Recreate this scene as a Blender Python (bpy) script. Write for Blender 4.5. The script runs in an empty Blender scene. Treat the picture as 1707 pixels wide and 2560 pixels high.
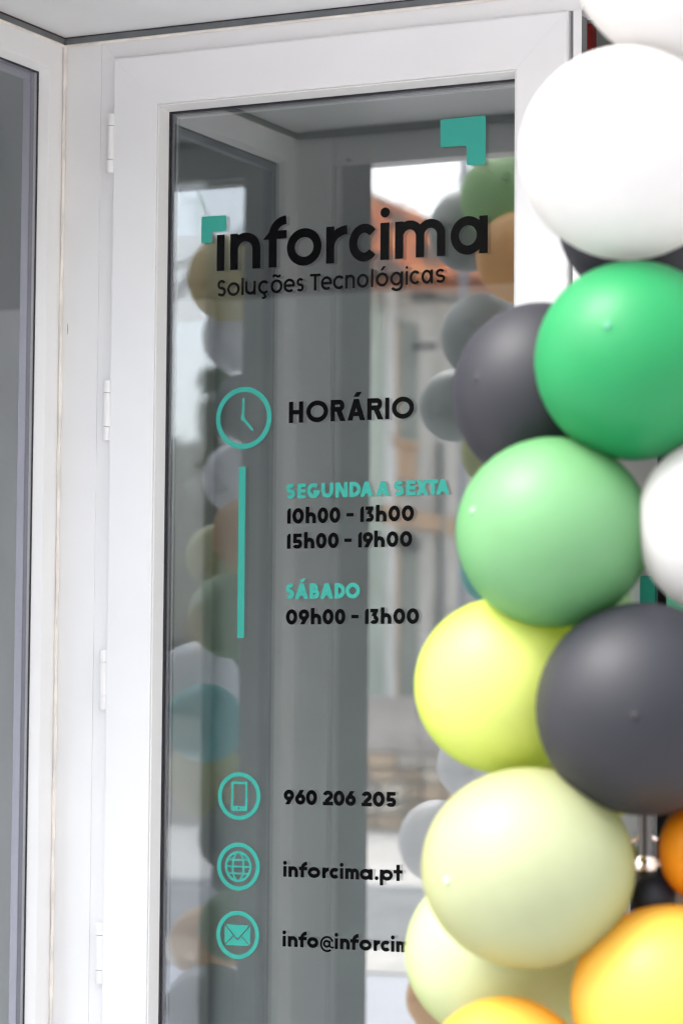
import bpy, math, random
from mathutils import Vector, Matrix
random.seed(7)
SC = bpy.context.scene
COL = SC.collection
PI = math.pi

# ------------------------------------------------------------------ camera
CAM = Vector((2.6066, -4.2457, 1.35))
FPX, YAW, PITCH, ROLL = 7084.97, .4507, .0683, .0079
FWD = Vector((-math.sin(YAW) * math.cos(PITCH), math.cos(YAW) * math.cos(PITCH), math.sin(PITCH)))
RT = Vector((math.cos(YAW), math.sin(YAW), 0)); UP = RT.cross(FWD)
CR = math.cos(ROLL) * RT + math.sin(ROLL) * UP
CU = -math.sin(ROLL) * RT + math.cos(ROLL) * UP
cd = bpy.data.cameras.new('camera'); cam = bpy.data.objects.new('camera', cd); COL.objects.link(cam)
m = Matrix.Identity(4)
for i in range(3):
    m[i][0], m[i][1], m[i][2], m[i][3] = CR[i], CU[i], -FWD[i], CAM[i]
cam.matrix_world = m
cd.sensor_fit = 'VERTICAL'; cd.sensor_height = 36; cd.sensor_width = 24
cd.lens = FPX / 2560 * 36
cd.clip_start = .1; cd.clip_end = 600
cd.dof.use_dof = True; cd.dof.focus_distance = 4.75; cd.dof.aperture_fstop = 4.8
SC.camera = cam

# ------------------------------------------------------------------ sky, sun, exposure
SUN = Vector((-.36, -.48, .82)).normalized()
w = bpy.data.worlds.new('World'); SC.world = w; w.use_nodes = True
nt = w.node_tree; bg = nt.nodes['Background']
sky = nt.nodes.new('ShaderNodeTexSky'); sky.sky_type = 'NISHITA'; sky.sun_disc = False
sky.sun_elevation = math.asin(SUN.z); sky.sun_rotation = math.atan2(SUN.x, SUN.y)
sky.dust_density = 4; sky.air_density = 1.2; sky.ozone_density = 1
hs = nt.nodes.new('ShaderNodeHueSaturation'); hs.inputs['Saturation'].default_value = .36
nt.links.new(sky.outputs[0], hs.inputs['Color']); nt.links.new(hs.outputs[0], bg.inputs[0])
bg.inputs[1].default_value = .15
sl = bpy.data.lights.new('sun', 'SUN'); sl.energy = .85; sl.angle = math.radians(24); sl.color = (1, .985, .965)
so = bpy.data.objects.new('sun', sl); COL.objects.link(so)
so.rotation_euler = (-SUN).to_track_quat('-Z', 'Y').to_euler(); so.location = (0, -6, 9)
SC.view_settings.view_transform = 'Standard'; SC.view_settings.look = 'None'
SC.view_settings.exposure = 2.03; SC.view_settings.gamma = 1; SC.view_settings.use_curve_mapping = False
cy = SC.cycles
cy.max_bounces = 14; cy.diffuse_bounces = 5; cy.glossy_bounces = 8; cy.transmission_bounces = 8
cy.transparent_max_bounces = 24; cy.sample_clamp_indirect = 4; cy.use_adaptive_sampling = False; cy.use_denoising = True
cy.filter_width = 1.3
cy.caustics_reflective = False; cy.caustics_refractive = False

# ------------------------------------------------------------------ helpers
def ray(u, v): return FWD + CR * ((u - 853.5) / FPX) - CU * ((v - 1280) / FPX)
def plane_hit(u, v, axis, val):
    d = ray(u, v); return CAM + d * ((val - CAM[axis]) / d[axis])
def mirrored(p): return Vector((p[0], .04 - p[1], p[2]))     # the place a thing stands whose image shows in the door glass

def mat(name, col, rough=.5, spec=.5, metal=0, bump=0, bscale=80, var=0, vscale=6, coat=0, col2=None, ramp=(.4, .6)):
    M = bpy.data.materials.new(name); M.use_nodes = True; t = M.node_tree; b = t.nodes['Principled BSDF']
    b.inputs['Base Color'].default_value = (*col, 1); b.inputs['Roughness'].default_value = rough
    b.inputs['Metallic'].default_value = metal; b.inputs['Specular IOR Level'].default_value = spec
    if coat: b.inputs['Coat Weight'].default_value = coat
    tc = t.nodes.new('ShaderNodeTexCoord')
    if var or col2:
        n = t.nodes.new('ShaderNodeTexNoise'); n.inputs['Scale'].default_value = vscale; n.inputs['Detail'].default_value = 6
        t.links.new(tc.outputs['Object'], n.inputs['Vector'])
        r = t.nodes.new('ShaderNodeValToRGB'); t.links.new(n.outputs['Fac'], r.inputs[0])
        r.color_ramp.elements[0].position = ramp[0]; r.color_ramp.elements[1].position = ramp[1]
        c2 = col2 or tuple(min(1, c * (1 + var)) for c in col)
        c1 = col if col2 else tuple(c * (1 - var) for c in col)
        r.color_ramp.elements[0].color = (*c1, 1); r.color_ramp.elements[1].color = (*c2, 1)
        t.links.new(r.outputs[0], b.inputs['Base Color'])
    if bump:
        n = t.nodes.new('ShaderNodeTexNoise'); n.inputs['Scale'].default_value = bscale; n.inputs['Detail'].default_value = 4
        t.links.new(tc.outputs['Object'], n.inputs['Vector'])
        bp = t.nodes.new('ShaderNodeBump'); bp.inputs['Strength'].default_value = bump; bp.inputs['Distance'].default_value = .01
        t.links.new(n.outputs['Fac'], bp.inputs['Height']); t.links.new(bp.outputs[0], b.inputs['Normal'])
    return M

def glass_mat(name, tint, r0, r1):
    M = bpy.data.materials.new(name); M.use_nodes = True; t = M.node_tree
    for n in list(t.nodes):
        if n.type != 'OUTPUT_MATERIAL': t.nodes.remove(n)
    out = [n for n in t.nodes if n.type == 'OUTPUT_MATERIAL'][0]
    tr = t.nodes.new('ShaderNodeBsdfTransparent'); tr.inputs[0].default_value = (*tint, 1)
    gl = t.nodes.new('ShaderNodeBsdfGlossy'); gl.inputs['Roughness'].default_value = 0; gl.inputs['Color'].default_value = (.97, .985, 1, 1)
    lw = t.nodes.new('ShaderNodeLayerWeight'); lw.inputs['Blend'].default_value = .5       # facing = 1 - cos
    p = t.nodes.new('ShaderNodeMath'); p.operation = 'POWER'; p.inputs[1].default_value = 3.5 if name != 'window_glass' else 4.5
    t.links.new(lw.outputs['Facing'], p.inputs[0])
    mr = t.nodes.new('ShaderNodeMapRange'); mr.inputs['To Max'].default_value = 1      # coated outer face, plain inner face
    tcn = t.nodes.new('ShaderNodeTexCoord'); sp = t.nodes.new('ShaderNodeSeparateXYZ'); t.links.new(tcn.outputs['Generated'], sp.inputs[0])
    f = t.nodes.new('ShaderNodeMapRange'); f.inputs['To Min'].default_value = r0; f.inputs['To Max'].default_value = r1
    t.links.new(sp.outputs['Y' if name != 'window_glass' else 'X'], f.inputs['Value']); t.links.new(f.outputs[0], mr.inputs['To Min'])
    if name == 'window_glass': f.inputs['To Min'].default_value = r1; f.inputs['To Max'].default_value = r0
    t.links.new(p.outputs[0], mr.inputs['Value'])
    mx = t.nodes.new('ShaderNodeMixShader')
    t.links.new(mr.outputs[0], mx.inputs[0]); t.links.new(tr.outputs[0], mx.inputs[1]); t.links.new(gl.outputs[0], mx.inputs[2])
    t.links.new(mx.outputs[0], out.inputs[0])
    return M

class MB:
    def __init__(s): s.v = []; s.f = []
    def add(s, vs, fs):
        o = len(s.v); s.v += [tuple(p) for p in vs]; s.f += [tuple(i + o for i in f) for f in fs]
    def box(s, x0, x1, y0, y1, z0, z1):
        s.add([(x, y, z) for z in (z0, z1) for y in (y0, y1) for x in (x0, x1)],
              [(0, 2, 3, 1), (4, 5, 7, 6), (0, 1, 5, 4), (2, 6, 7, 3), (0, 4, 6, 2), (1, 3, 7, 5)]); return s
    def quad(s, a, b, c, d): s.add([a, b, c, d], [(0, 1, 2, 3)]); return s
    def prism(s, pts, off):          # closed outline (3-D points) pushed along off
        n = len(pts); off = Vector(off)
        s.add([Vector(p) for p in pts] + [Vector(p) + off for p in pts],
              [tuple(range(n)), tuple(range(2 * n - 1, n - 1, -1))] + [(i, i + n, (i + 1) % n + n, (i + 1) % n) for i in range(n)]); return s
    def tube(s, pts, r, n=10, cap=True):
        pts = [Vector(p) for p in pts]; o = len(s.v); k = len(pts)
        rr = r if isinstance(r, (list, tuple)) else [r] * k
        for i, p in enumerate(pts):
            d = (pts[min(i + 1, k - 1)] - pts[max(i - 1, 0)]).normalized()
            a = d.cross(Vector((0, 0, 1)) if abs(d.z) < .9 else Vector((1, 0, 0))).normalized(); b = d.cross(a)
            for j in range(n):
                t = 2 * PI * j / n; s.v.append(tuple(p + (a * math.cos(t) + b * math.sin(t)) * rr[i]))
        for i in range(k - 1):
            for j in range(n):
                s.f.append((o + i * n + j, o + i * n + (j + 1) % n, o + (i + 1) * n + (j + 1) % n, o + (i + 1) * n + j))
        if cap: s.f.append(tuple(o + j for j in range(n))[::-1]); s.f.append(tuple(o + (k - 1) * n + j for j in range(n)))
        return s
    def build(s, name, material, parent=None, smooth=False, bevel=0, loc=None):
        me = bpy.data.meshes.new(name); me.from_pydata(s.v, [], s.f); me.materials.append(material)
        import bmesh
        b = bmesh.new(); b.from_mesh(me); bmesh.ops.recalc_face_normals(b, faces=b.faces)
        if bevel:
            bmesh.ops.bevel(b, geom=[e for e in b.edges if e.is_manifold and e.calc_face_angle(0) > .5], offset=bevel, segments=2, affect='EDGES', profile=.5)
        b.to_mesh(me); b.free()
        if smooth:
            for p in me.polygons: p.use_smooth = True
            try: me.set_sharp_from_angle(angle=math.radians(40))
            except Exception: pass
        o = bpy.data.objects.new(name, me); COL.objects.link(o)
        if parent: o.parent = parent
        if loc: o.location = loc
        return o

def tag(o, label=None, cat=None, group=None, kind=None):
    if label: o['label'] = label
    if cat: o['category'] = cat
    if group: o['group'] = group
    if kind: o['kind'] = kind
    return o
def thing(name, label, cat, group=None):
    o = bpy.data.objects.new(name, None); COL.objects.link(o); o.empty_display_size = .1
    return tag(o, label, cat, group)
def box(name, material, dims, parent=None, bevel=0, kind=None):
    o = MB().box(*dims).build(name, material, parent, bevel=bevel)
    if kind: o['kind'] = kind
    return o
def copy_into(src, parent=None, mw=None):
    c = src.copy(); COL.objects.link(c)
    if parent: c.parent = parent
    if mw is not None: c.matrix_local = mw
    return c

# ------------------------------------------------------------------ materials
PVC = mat('white_pvc', (.85, .842, .84), .38, .45, bump=.02, bscale=160, var=.012, vscale=5)
PVC2 = mat('white_pvc_frame', (.84, .828, .82), .42, .4, bump=.02, bscale=160, var=.02, vscale=3)
SEAL = mat('aged_sealant', (.80, .75, .69), .6, .3, var=.10, vscale=14)
GASKET = mat('black_rubber', (.018, .017, .022), .5, .4)
SPACER = mat('anodised_spacer', (.16, .15, .19), .35, .5, metal=.3)
HINGE = mat('white_hinge_paint', (.82, .81, .80), .28, .5)
CEIL = mat('soffit_panel', (.78, .78, .78), .45, .5, var=.04, vscale=2.2)
STRIP = mat('grey_trim', (.17, .18, .185), .5, .4, var=.08, vscale=20)
GLASS = glass_mat('door_glass', (.955, .97, .965), .175, .225)
GLASS2 = glass_mat('window_glass', (.91, .925, .935), .07, .07)
def vinyl(name, col, rough):
    M = mat(name, col, rough, .07)
    t = M.node_tree; b = t.nodes['Principled BSDF']
    n = t.nodes.new('ShaderNodeTexNoise'); n.inputs['Scale'].default_value = 420; n.inputs['Detail'].default_value = 2
    tc = t.nodes.new('ShaderNodeTexCoord'); t.links.new(tc.outputs['Object'], n.inputs['Vector'])
    bp = t.nodes.new('ShaderNodeBump'); bp.inputs['Strength'].default_value = .12; bp.inputs['Distance'].default_value = .0003
    t.links.new(n.outputs['Fac'], bp.inputs['Height']); t.links.new(bp.outputs[0], b.inputs['Normal'])
    return M
BLACK = vinyl('black_vinyl', (.002, .002, .0024), .22)
TEAL = vinyl('teal_vinyl', (.048, .34, .275), .45)

# ------------------------------------------------------------------ framed glazing builder
def to_world(u, d, z, axis):         # axis 'x': frame lies in an x-z plane, d goes into the shop; axis 'y': frame runs along y, d goes to -x
    return (u, d, z) if axis == 'x' else (-d, -u, z)
def member(u0, u1, z0, z1, prof, side, name, material, parent, axis='x', gap=.00015, smooth=False):
    """one mitred bar of a rectangular frame; prof = [(inset, depth)], side = l r t b"""
    mb = MB(); n = len(prof); vs = []
    for end in (0, 1):
        for (i, d) in prof:
            if side in 'lr':
                u = u0 + i if side == 'l' else u1 - i
                z = (z0 + i + gap) if end == 0 else (z1 - i - gap)
            else:
                z = z0 + i if side == 'b' else z1 - i
                u = (u0 + i + gap) if end == 0 else (u1 - i - gap)
            vs.append(to_world(u, d, z, axis))
    mb.add(vs, [tuple(range(n)), tuple(range(2 * n - 1, n - 1, -1))] + [(k, (k + 1) % n, (k + 1) % n + n, k + n) for k in range(n)])
    return mb.build(name, material, parent, smooth=smooth)
def ring(u0, u1, z0, z1, prof, names, material, parent, axis='x', gap=.00015, smooth=False):
    for s in 'lrtb':
        member(u0, u1, z0, z1, prof, s, names[0] if s in 'lr' else names[1], material, parent, axis, gap, smooth)

# ================================================================== THE SETTING
GZ = -.15
PAVE = mat('limestone_setts', (.44, .44, .45), .75, .3, bump=.3, bscale=30, var=.12, vscale=18)
ASPH = mat('asphalt', (.19, .185, .19), .8, .3, bump=.3, bscale=60, var=.12, vscale=3)
ROADP = mat('pale_road', (.36, .36, .40), .6, .4, bump=.1, bscale=20, var=.06, vscale=2)
COBB = mat('white_cobbles', (.62, .58, .54), .8, .3, bump=.6, bscale=14, col2=(.42, .39, .36), vscale=5)
EARTH = mat('earth', (.20, .19, .16), .9, .2, var=.1, vscale=1)
box('ground', EARTH, (-300, 300, -420, 60, GZ - 1, GZ - .03), kind='structure')
def ry(v): return .04 - v            # virtual distance behind the glass -> real y
def gv(v): return plane_hit(1000, v, 2, GZ).y                 # virtual distance of a ground line seen at row v
def strip(name, m_, va, vb, z): return box(name, m_, (-60, 60, ry(vb), ry(va), z - .03, z), kind='structure')
Y1, Y2, Y3, Y4, YW = gv(2440), gv(2375), gv(2225), gv(2185), gv(2080)
strip('shop_pavement', PAVE, 1.0, 3.1, GZ + .12)
strip('street', ROADP, 3.1, Y1, GZ)
strip('cobbled_strip', COBB, Y1, Y2, GZ + .016)
strip('asphalt_road', ASPH, Y2, Y3, GZ + .008)
strip('cobbled_pavement', COBB, Y3 + .2, 70, GZ + .02)
strip('kerb', PAVE, Y3, Y3 + .2, GZ + .024)
FLOOR = mat('recess_floor', (.44, .44, .44), .55, .4, var=.06, vscale=8)
box('recess_floor', FLOOR, (-.02, 2.4, -.88, .07, GZ, .0), kind='structure')
CONC = mat('plaster_grey', (.42, .43, .42), .8, .3, var=.05, vscale=4, bump=.1)
WALLW = mat('plaster_white', (.74, .73, .70), .8, .3, var=.03, vscale=3, bump=.1)
INT = mat('interior_paint', (.62, .66, .63), .7, .3, var=.03)
INTF = mat('interior_floor', (.42, .42, .41), .4, .5)
CEILI = mat('interior_ceiling', (.20, .21, .20), .8, .3)

# soffit over the recess and its grey trim
box('recess_ceiling', CEIL, (-.0015, 2.4, -.873, .012, 2.5275, 2.56), kind='structure')
tr = thing('ceiling_trim', 'dark grey trim strip running under the soffit along the glazing', 'trim')
box('trim_bar', STRIP, (.0, 2.4, .0, .012, 2.5135, 2.5262), tr)
box('trim_bar', STRIP, (-.012, 0, -.872, .012, 2.5137, 2.5260), tr)
box('trim_bar', STRIP, (-.012, 2.4, -.872, -.860, 2.5134, 2.5264), tr)
gk = thing('ceiling_gasket', 'thin black joint between the pale soffit and the grey trim strip', 'gasket')
box('joint', GASKET, (.0, 2.4, -.0022, .008, 2.5258, 2.5282), gk)
box('joint', mat('rusty_joint', (.05, .022, .015), .8), (-.008, .0024, -.86, -.0024, 2.5256, 2.5285), gk)
sb = thing('sealant_bead', 'cream sealant line filling the corner between the side window and the door frame', 'sealant')
mb = MB()
pp = [(.0035 + .0012 * math.sin(k * 1.7) * math.sin(k * .6), -.0035, 2.5128 - k * .0532) for k in range(50)]
mb.tube(pp, [.0034 + .0008 * math.sin(k * 2.3) for k in range(50)], 8).build('corner_bead', SEAL, sb, smooth=True)
MB().tube([(.004, -.002, 2.5118), (2.38, -.002, 2.5118)], .0028, 8).build('head_bead', SEAL, sb, smooth=True)
MB().tube([(.002, -.004, 2.5118), (.002, -.86, 2.5118)], .0028, 8).build('head_bead', SEAL, sb, smooth=True)

# ------------------------------------------------------------------ fixed door frame
df = thing('door_frame', 'fixed white plastic door frame with hinge side post round the glazed door', 'door frame')
box('jamb', PVC2, (.0015, .0762, 0, .07, 0, 2.5130), df, bevel=.0008)
mb = MB(); mb.prism([(.0766, .0012, 0), (.1060, .0012, 0), (.1060, .0012, 2.4799), (.0766, .0012, 2.5123)], (0, .0688, 0)).build('jamb', PVC2, df)
mb = MB(); mb.add([(.0768, .0010, 2.5127), (.1063, .0010, 2.4800), (.9785, .0010, 2.4800), (.9785, .0010, 2.5127),
                   (.0768, .07, 2.5127), (.1063, .07, 2.4800), (.9785, .07, 2.4800), (.9785, .07, 2.5127)],
                  [(0, 1, 2, 3), (4, 7, 6, 5), (0, 4, 5, 1), (1, 5, 6, 2), (2, 6, 7, 3), (3, 7, 4, 0)])
mb.build('head_rail', PVC2, df)
MB().prism([(.9640, -.004, 0), (.9788, -.004, 0), (.9700, .012, 0), (.9640, .012, 0)], (0, 0, 2.4797)).build('mullion', PVC2, df, bevel=.0008)
box('mullion', mat('gap_shade_grey', (.30, .30, .31), .6), (.9568, .9637, .006, .06, 0, 2.4796), df)  # grey bar in the gap beside the leaf, its shade put into the colour
box('head_rail', PVC2, (.9789, 1.9, .0, .02, 2.4960, 2.5126), df, bevel=.001)

sc_ = plane_hit(169, 822, 1, 0)
MB().tube([(sc_.x, -.0003, sc_.z + .009), (sc_.x + .0012, -.0003, sc_.z + .001), (sc_.x + .0008, -.0003, sc_.z - .010)], [.0003, .0006, .0003], 5).build('scratch_mark', mat('scratch_grey', (.12, .11, .10), .8), df)
# ------------------------------------------------------------------ the door leaf
X0, X1, Z0, Z1 = .1064, .9564, .03, 2.4795
door = thing('shop_door', 'white framed glass door with teal and black lettering and four hinges', 'door')
leaf = [(0, -.006), (.002, -.0095), (.0046, -.0105), (.0880, -.0105), (.0890, -.0098), (.0892, .002), (.0892, .055), (0, .055)]
ring(X0, X1, Z0, Z1, leaf, ('stile', 'rail'), PVC, door)
bead = [(.0893, -.0068), (.0905, -.0082), (.0925, -.0078), (.0990, .0155), (.0990, .0190), (.0893, .0190)]
bw = mat('glazing_bead_pvc', (.80, .79, .775), .35, .5)
ring(X0, X1, Z0, Z1, bead, ('glazing_bead', 'glazing_bead'), bw, door)
gsk = [(.0960, .0158), (.1016, .0158), (.1020, .0172), (.1020, .0198), (.0960, .0198)]
ring(X0, X1, Z0, Z1, gsk, ('gasket', 'gasket'), GASKET, door)
spc = [(.0962, .0268), (.1062, .0268), (.1062, .0385), (.0962, .0385)]
ring(X0, X1, Z0, Z1, spc, ('spacer_bar', 'spacer_bar'), SPACER, door)
spc = [(.1066, .030), (.1080, .030), (.1080, .0385), (.1066, .0385)]
ring(X0, X1, Z0, Z1, spc, ('spacer_bar', 'spacer_bar'), mat('bright_spacer_lip', (.5, .52, .52), .3, metal=.6), door)
pane = box('glass_pane', GLASS, (X0 + .0955, X1 - .0955, .020, .0264, Z0 + .0955, Z1 - .0955), door)
for zt, zb, xa, xb in ((2.3806, 2.2766, .0962, .1106), (1.9108, 1.8070, .0955, .1104), (1.4428, 1.3407, .0948, .1106), (.9749, .8712, .0946, .1104)):
    cx, r = .5 * (xa + xb) - .0008, .0069
    hg = MB().tube([(cx, -.0085, zb + .0238), (cx, -.0085, zt - .0215)], r, 20).build('hinge', HINGE, door, smooth=True)
    for a, b, e in ((zt - .0203, zt, 1), (zb, zb + .0226, -1)):
        q = [(a, r), (b, r)] if e == 1 else [(b, r), (a, r)]
        pts = [q[0][0], q[0][0] + (q[1][0] - q[0][0]) * .9, q[1][0]]
        MB().tube([(cx, -.0085, z) for z in pts], [r, r, r * .86], 20).build('knuckle', HINGE, hg, smooth=True)
    box('hinge_plate', HINGE, (cx + r - .0005, cx + r + .0028, -.0085, .004, zb + .004, zt - .004), hg)

# ------------------------------------------------------------------ lettering (vinyl cut and stuck on the pane)
YF = .0199
class Glyph:
    n = 0
    def __init__(s): s.mb = MB(); s.k = 0
    def _lay(s, L, R_, closed):
        y = YF - .00018 - .00002 * s.k; s.k += 1; yb = YF
        n = len(L); vs = [(p[0], y, p[1]) for p in L] + [(p[0], y, p[1]) for p in R_] + [(p[0], yb, p[1]) for p in L] + [(p[0], yb, p[1]) for p in R_]
        fs = []
        for i in range(n if closed else n - 1):
            j = (i + 1) % n
            fs += [(i, j, n + j, n + i), (2 * n + i, 3 * n + i, 3 * n + j, 2 * n + j), (i, 2 * n + i, 2 * n + j, j), (n + i, n + j, 3 * n + j, 3 * n + i)]
        if not closed: fs += [(0, n, 3 * n, 2 * n), (n - 1, 3 * n - 1, 4 * n - 1, 2 * n - 1)]
        s.mb.add(vs, fs)
    def path(s, pts, w, closed=False):
        n = len(pts); L, R_ = [], []
        for i, p in enumerate(pts):
            a = pts[(i - 1) % n] if closed or i else None; b = pts[(i + 1) % n] if closed or i < n - 1 else None
            def nrm(p_, q_):
                dx, dz = q_[0] - p_[0], q_[1] - p_[1]; l = math.hypot(dx, dz) or 1e-9; return (-dz / l, dx / l)
            n1 = nrm(a, p) if a else None; n2 = nrm(p, b) if b else None
            if n1 and n2:
                nx, nz = n1[0] + n2[0], n1[1] + n2[1]; l = math.hypot(nx, nz) or 1e-9; nx /= l; nz /= l
                c = max(.45, nx * n1[0] + nz * n1[1]); nx /= c; nz /= c
            else: nx, nz = n1 or n2
            L.append((p[0] + nx * w / 2, p[1] + nz * w / 2)); R_.append((p[0] - nx * w / 2, p[1] - nz * w / 2))
        s._lay(L, R_, closed); return s
    def arc(s, cx, cz, rx, rz, a0, a1, w, closed=False, n=30):
        k = n if closed else n + 1
        s.path([(cx + rx * math.cos(math.radians(a0 + (a1 - a0) * i / n)), cz + rz * math.sin(math.radians(a0 + (a1 - a0) * i / n))) for i in range(k)], w, closed); return s
    def poly(s, pts):
        y = YF - .00018 - .00002 * s.k; s.k += 1; n = len(pts)
        s.mb.add([(p[0], y, p[1]) for p in pts] + [(p[0], YF, p[1]) for p in pts],
                 [tuple(range(n)), tuple(range(2 * n - 1, n - 1, -1))] + [(i, i + n, (i + 1) % n + n, (i + 1) % n) for i in range(n)]); return s
    def rect(s, x0, x1, z0, z1): return s.poly([(x0, z0), (x1, z0), (x1, z1), (x0, z1)])
    def slant(s, xa, za, xb, zb, hw): return s.poly([(xa - hw / 2, za), (xa + hw / 2, za), (xb + hw / 2, zb), (xb - hw / 2, zb)])
    def disc(s, cx, cz, r, n=24): return s.poly([(cx + r * math.cos(2 * PI * i / n), cz + r * math.sin(2 * PI * i / n)) for i in range(n)])
    def build(s, m_, label=None, name='letter'):
        o = s.mb.build(name, m_, pane)
        if label: o['label'] = label
        return o

def A_(cx, cz, rx, rz, a0, a1, n=20):
    return [(cx + rx * math.cos(math.radians(a0 + (a1 - a0) * i / n)), cz + rz * math.sin(math.radians(a0 + (a1 - a0) * i / n))) for i in range(n + 1)]
def glyph(c, x0, x1, b, t, w, m_, asc=0, desc=0, logo=False):
    g = Glyph(); h = t - b; cx = (x0 + x1) / 2; wd = x1 - x0; o = h * .012; hw = w / 2
    if c in 'oO0': g.arc(cx, (b + t) / 2, wd / 2 - hw, h / 2 - hw + o, 0, 360, w, True, 40)
    elif c in 'cç':
        ww = (x1 - x0) * 1.12
        pts = A_(x0 + ww / 2, (b + t) / 2, ww / 2 - hw, h / 2 - hw + o, 42, 318, 36); g.path(pts, w)
        if c == 'ç': g.path([(cx + .1 * wd, b), (cx + .14 * wd, b - .1 * h), (cx + .22 * wd, b - .2 * h), (cx + .12 * wd, b - .3 * h), (cx - .12 * wd, b - .3 * h)], w * .8)
    elif c in 'õó':
        g.arc(cx, (b + t) / 2, wd / 2 - hw, h / 2 - hw + o, 0, 360, w, True, 36)
        if c == 'ó': g.slant(cx - .06 * wd, t + .16 * h, cx + .18 * wd, t + .46 * h, w * 1.2)
        else: g.path([(cx - .32 * wd, t + .2 * h), (cx - .22 * wd, t + .32 * h), (cx - .08 * wd, t + .31 * h), (cx + .08 * wd, t + .22 * h), (cx + .2 * wd, t + .21 * h), (cx + .32 * wd, t + .33 * h)], w * .85)
    elif c == 'e':
        g.path(A_(cx, (b + t) / 2, wd / 2 - hw, h / 2 - hw + o, -2, 312, 34), w); g.rect(x0 + hw, x1 - hw * .3, (b + t) / 2 - hw * .9, (b + t) / 2 + hw * .9)
    elif c == 'a':
        e = x1 - .3 * w; g.arc((x0 + e) / 2, (b + t) / 2, (e - x0) / 2 - hw, h / 2 - hw + o, 0, 360, w, True, 40); g.rect(x1 - w, x1, b, t)
    elif c == 'p':
        e = x0 + .3 * w; g.arc((x1 + e) / 2, (b + t) / 2, (x1 - e) / 2 - hw, h / 2 - hw + o, 0, 360, w, True, 40); g.rect(x0, x0 + w, desc, t)
    elif c == 'g':
        e = x1 - .3 * w; g.arc((x0 + e) / 2, (b + t) / 2, (e - x0) / 2 - hw, h / 2 - hw + o, 0, 360, w, True, 36)
        r = (x1 - x0 - w) / 2; g.path([(x1 - hw, t)] + A_(x1 - hw - r, desc + hw + r * .8, r, r * .8, 0, -150, 18), w)
    elif c in 'nhmu' or c == 'r':
        if c == 'u': g.path([(x0 + hw, t)] + A_(cx, b + hw + (wd - w) / 2, (wd - w) / 2, (wd - w) / 2, 180, 360, 18) + [(x1 - hw, b + .4 * h)], w); g.rect(x1 - w, x1, b, t)
        elif c == 'r':
            g.rect(x0, x0 + w, b, t); r = (x1 - x0 - hw) * .98
            g.path([(x0 + hw, b + .45 * h)] + A_(x0 + hw + r, t - hw - r * .86 + o, r, r * .86, 178, 92, 14), w)
        else:
            g.rect(x0, x0 + w, b, asc if c == 'h' else t)
            n_ar = 2 if c == 'm' else 1; step = (wd - w) / n_ar; r = step / 2; tt = t
            for k in range(n_ar):
                a0 = x0 + hw + k * step
                rz = min(r, (tt - b) * .55)
                g.path([(a0 + step, b)] + A_(a0 + r, tt - hw - rz + o, r, rz, 0, 165, 20), w)
    elif c in 'ilı':
        g.rect(x0, x1, b, asc if c == 'l' else t)
        if c == 'i': g.disc(cx, asc - wd * .56, wd * .58)
    elif c == 'f':
        if logo: xs = .4083
        else: xs = x0 + wd * .42
        r = x1 - xs; zc = t - hw * .95
        g.path([(xs, b)] + A_(xs + r, asc - hw - r * .95, r, r * .95, 180, 92, 14), w); g.rect(xs, x1, zc - hw * .95, zc + hw * .95)
        if logo: g.poly([(x0, zc - hw * .95), (xs, zc - hw * .95), (xs, zc + hw * .95 + .006)])
        else: g.rect(x0, xs, zc - hw * .95, zc + hw * .95)
    elif c == 't':
        xs = x0 + wd * .5; zc = t - hw * .9
        g.rect(xs - hw, xs + hw, b, asc); g.rect(x0, x1, zc - hw * .9, zc + hw * .9)
        g.poly([(x0, zc - hw * .9), (xs, zc - hw * .9), (xs, zc + w * 1.3)])
    elif c == '.': g.disc(cx, b + wd / 2, wd / 2)
    elif c == '-': g.rect(x0, x1, b + h * .38, b + h * .38 + w * .85)
    elif c in 'sS':
        rx = (wd - w) / 2; rz = (h - w) / 4 + o / 2
        ww = w * .97
        g.path(A_(cx, t - hw - rz + o, rx * .93, rz, 28, 262, 20) + A_(cx, b + hw + rz - o, rx, rz, 82, -152, 20), ww)
    elif c == 'I': g.rect(x0, x1, b, t)
    elif c == 'H': g.rect(x0, x0 + w, b, t); g.rect(x1 - w, x1, b, t); g.rect(x0, x1, (b + t) / 2 - hw * .9, (b + t) / 2 + hw * .9)
    elif c == 'T': g.rect(x0, x1, t - w * .92, t); g.rect(cx - hw, cx + hw, b, t)
    elif c == 'E':
        g.rect(x0, x0 + w, b, t)
        for z in (b, (b + t) / 2 - hw * .85, t - w * .9): g.rect(x0, x1, z, z + w * .85)
    elif c in 'AÁ':
        g.slant(x0 + w * .58, b, cx, t, w * 1.15); g.slant(x1 - w * .58, b, cx, t, w * 1.15)
        g.rect(x0 + wd * .25, x1 - wd * .25, b + h * .2, b + h * .2 + w * .85)
        if c == 'Á': g.slant(cx - .02 * wd, t + .10 * h, cx + .16 * wd, t + .32 * h, w * 1.2)
    elif c in 'RB':
        rz = (h * (.56 if c == 'R' else .5) - w) / 2 + (hw * .5 if c == 'B' else 0)
        g.rect(x0, x0 + w, b, t); z1 = t - hw; z0 = z1 - 2 * rz; xr = x0 + wd * (.92 if c == 'R' else .86) - hw - rz * .9
        g.path([(x0 + hw, z1)] + A_(xr, (z0 + z1) / 2, rz * .9, rz, 90, -90, 14) + [(x0 + hw, z0)], w)
        if c == 'R': g.slant(x1 - w * .62, b, x0 + wd * .48, z0 + hw * .5, w * 1.25)
        else:
            rz2 = (z0 - b - hw) / 2; xr = x1 - hw - rz2 * .9
            g.path([(x0 + hw, z0)] + A_(xr, (z0 + b + hw) / 2, rz2 * .9, rz2, 90, -90, 14) + [(x0 + hw, b + hw)], w)
    elif c == 'G':
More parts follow.
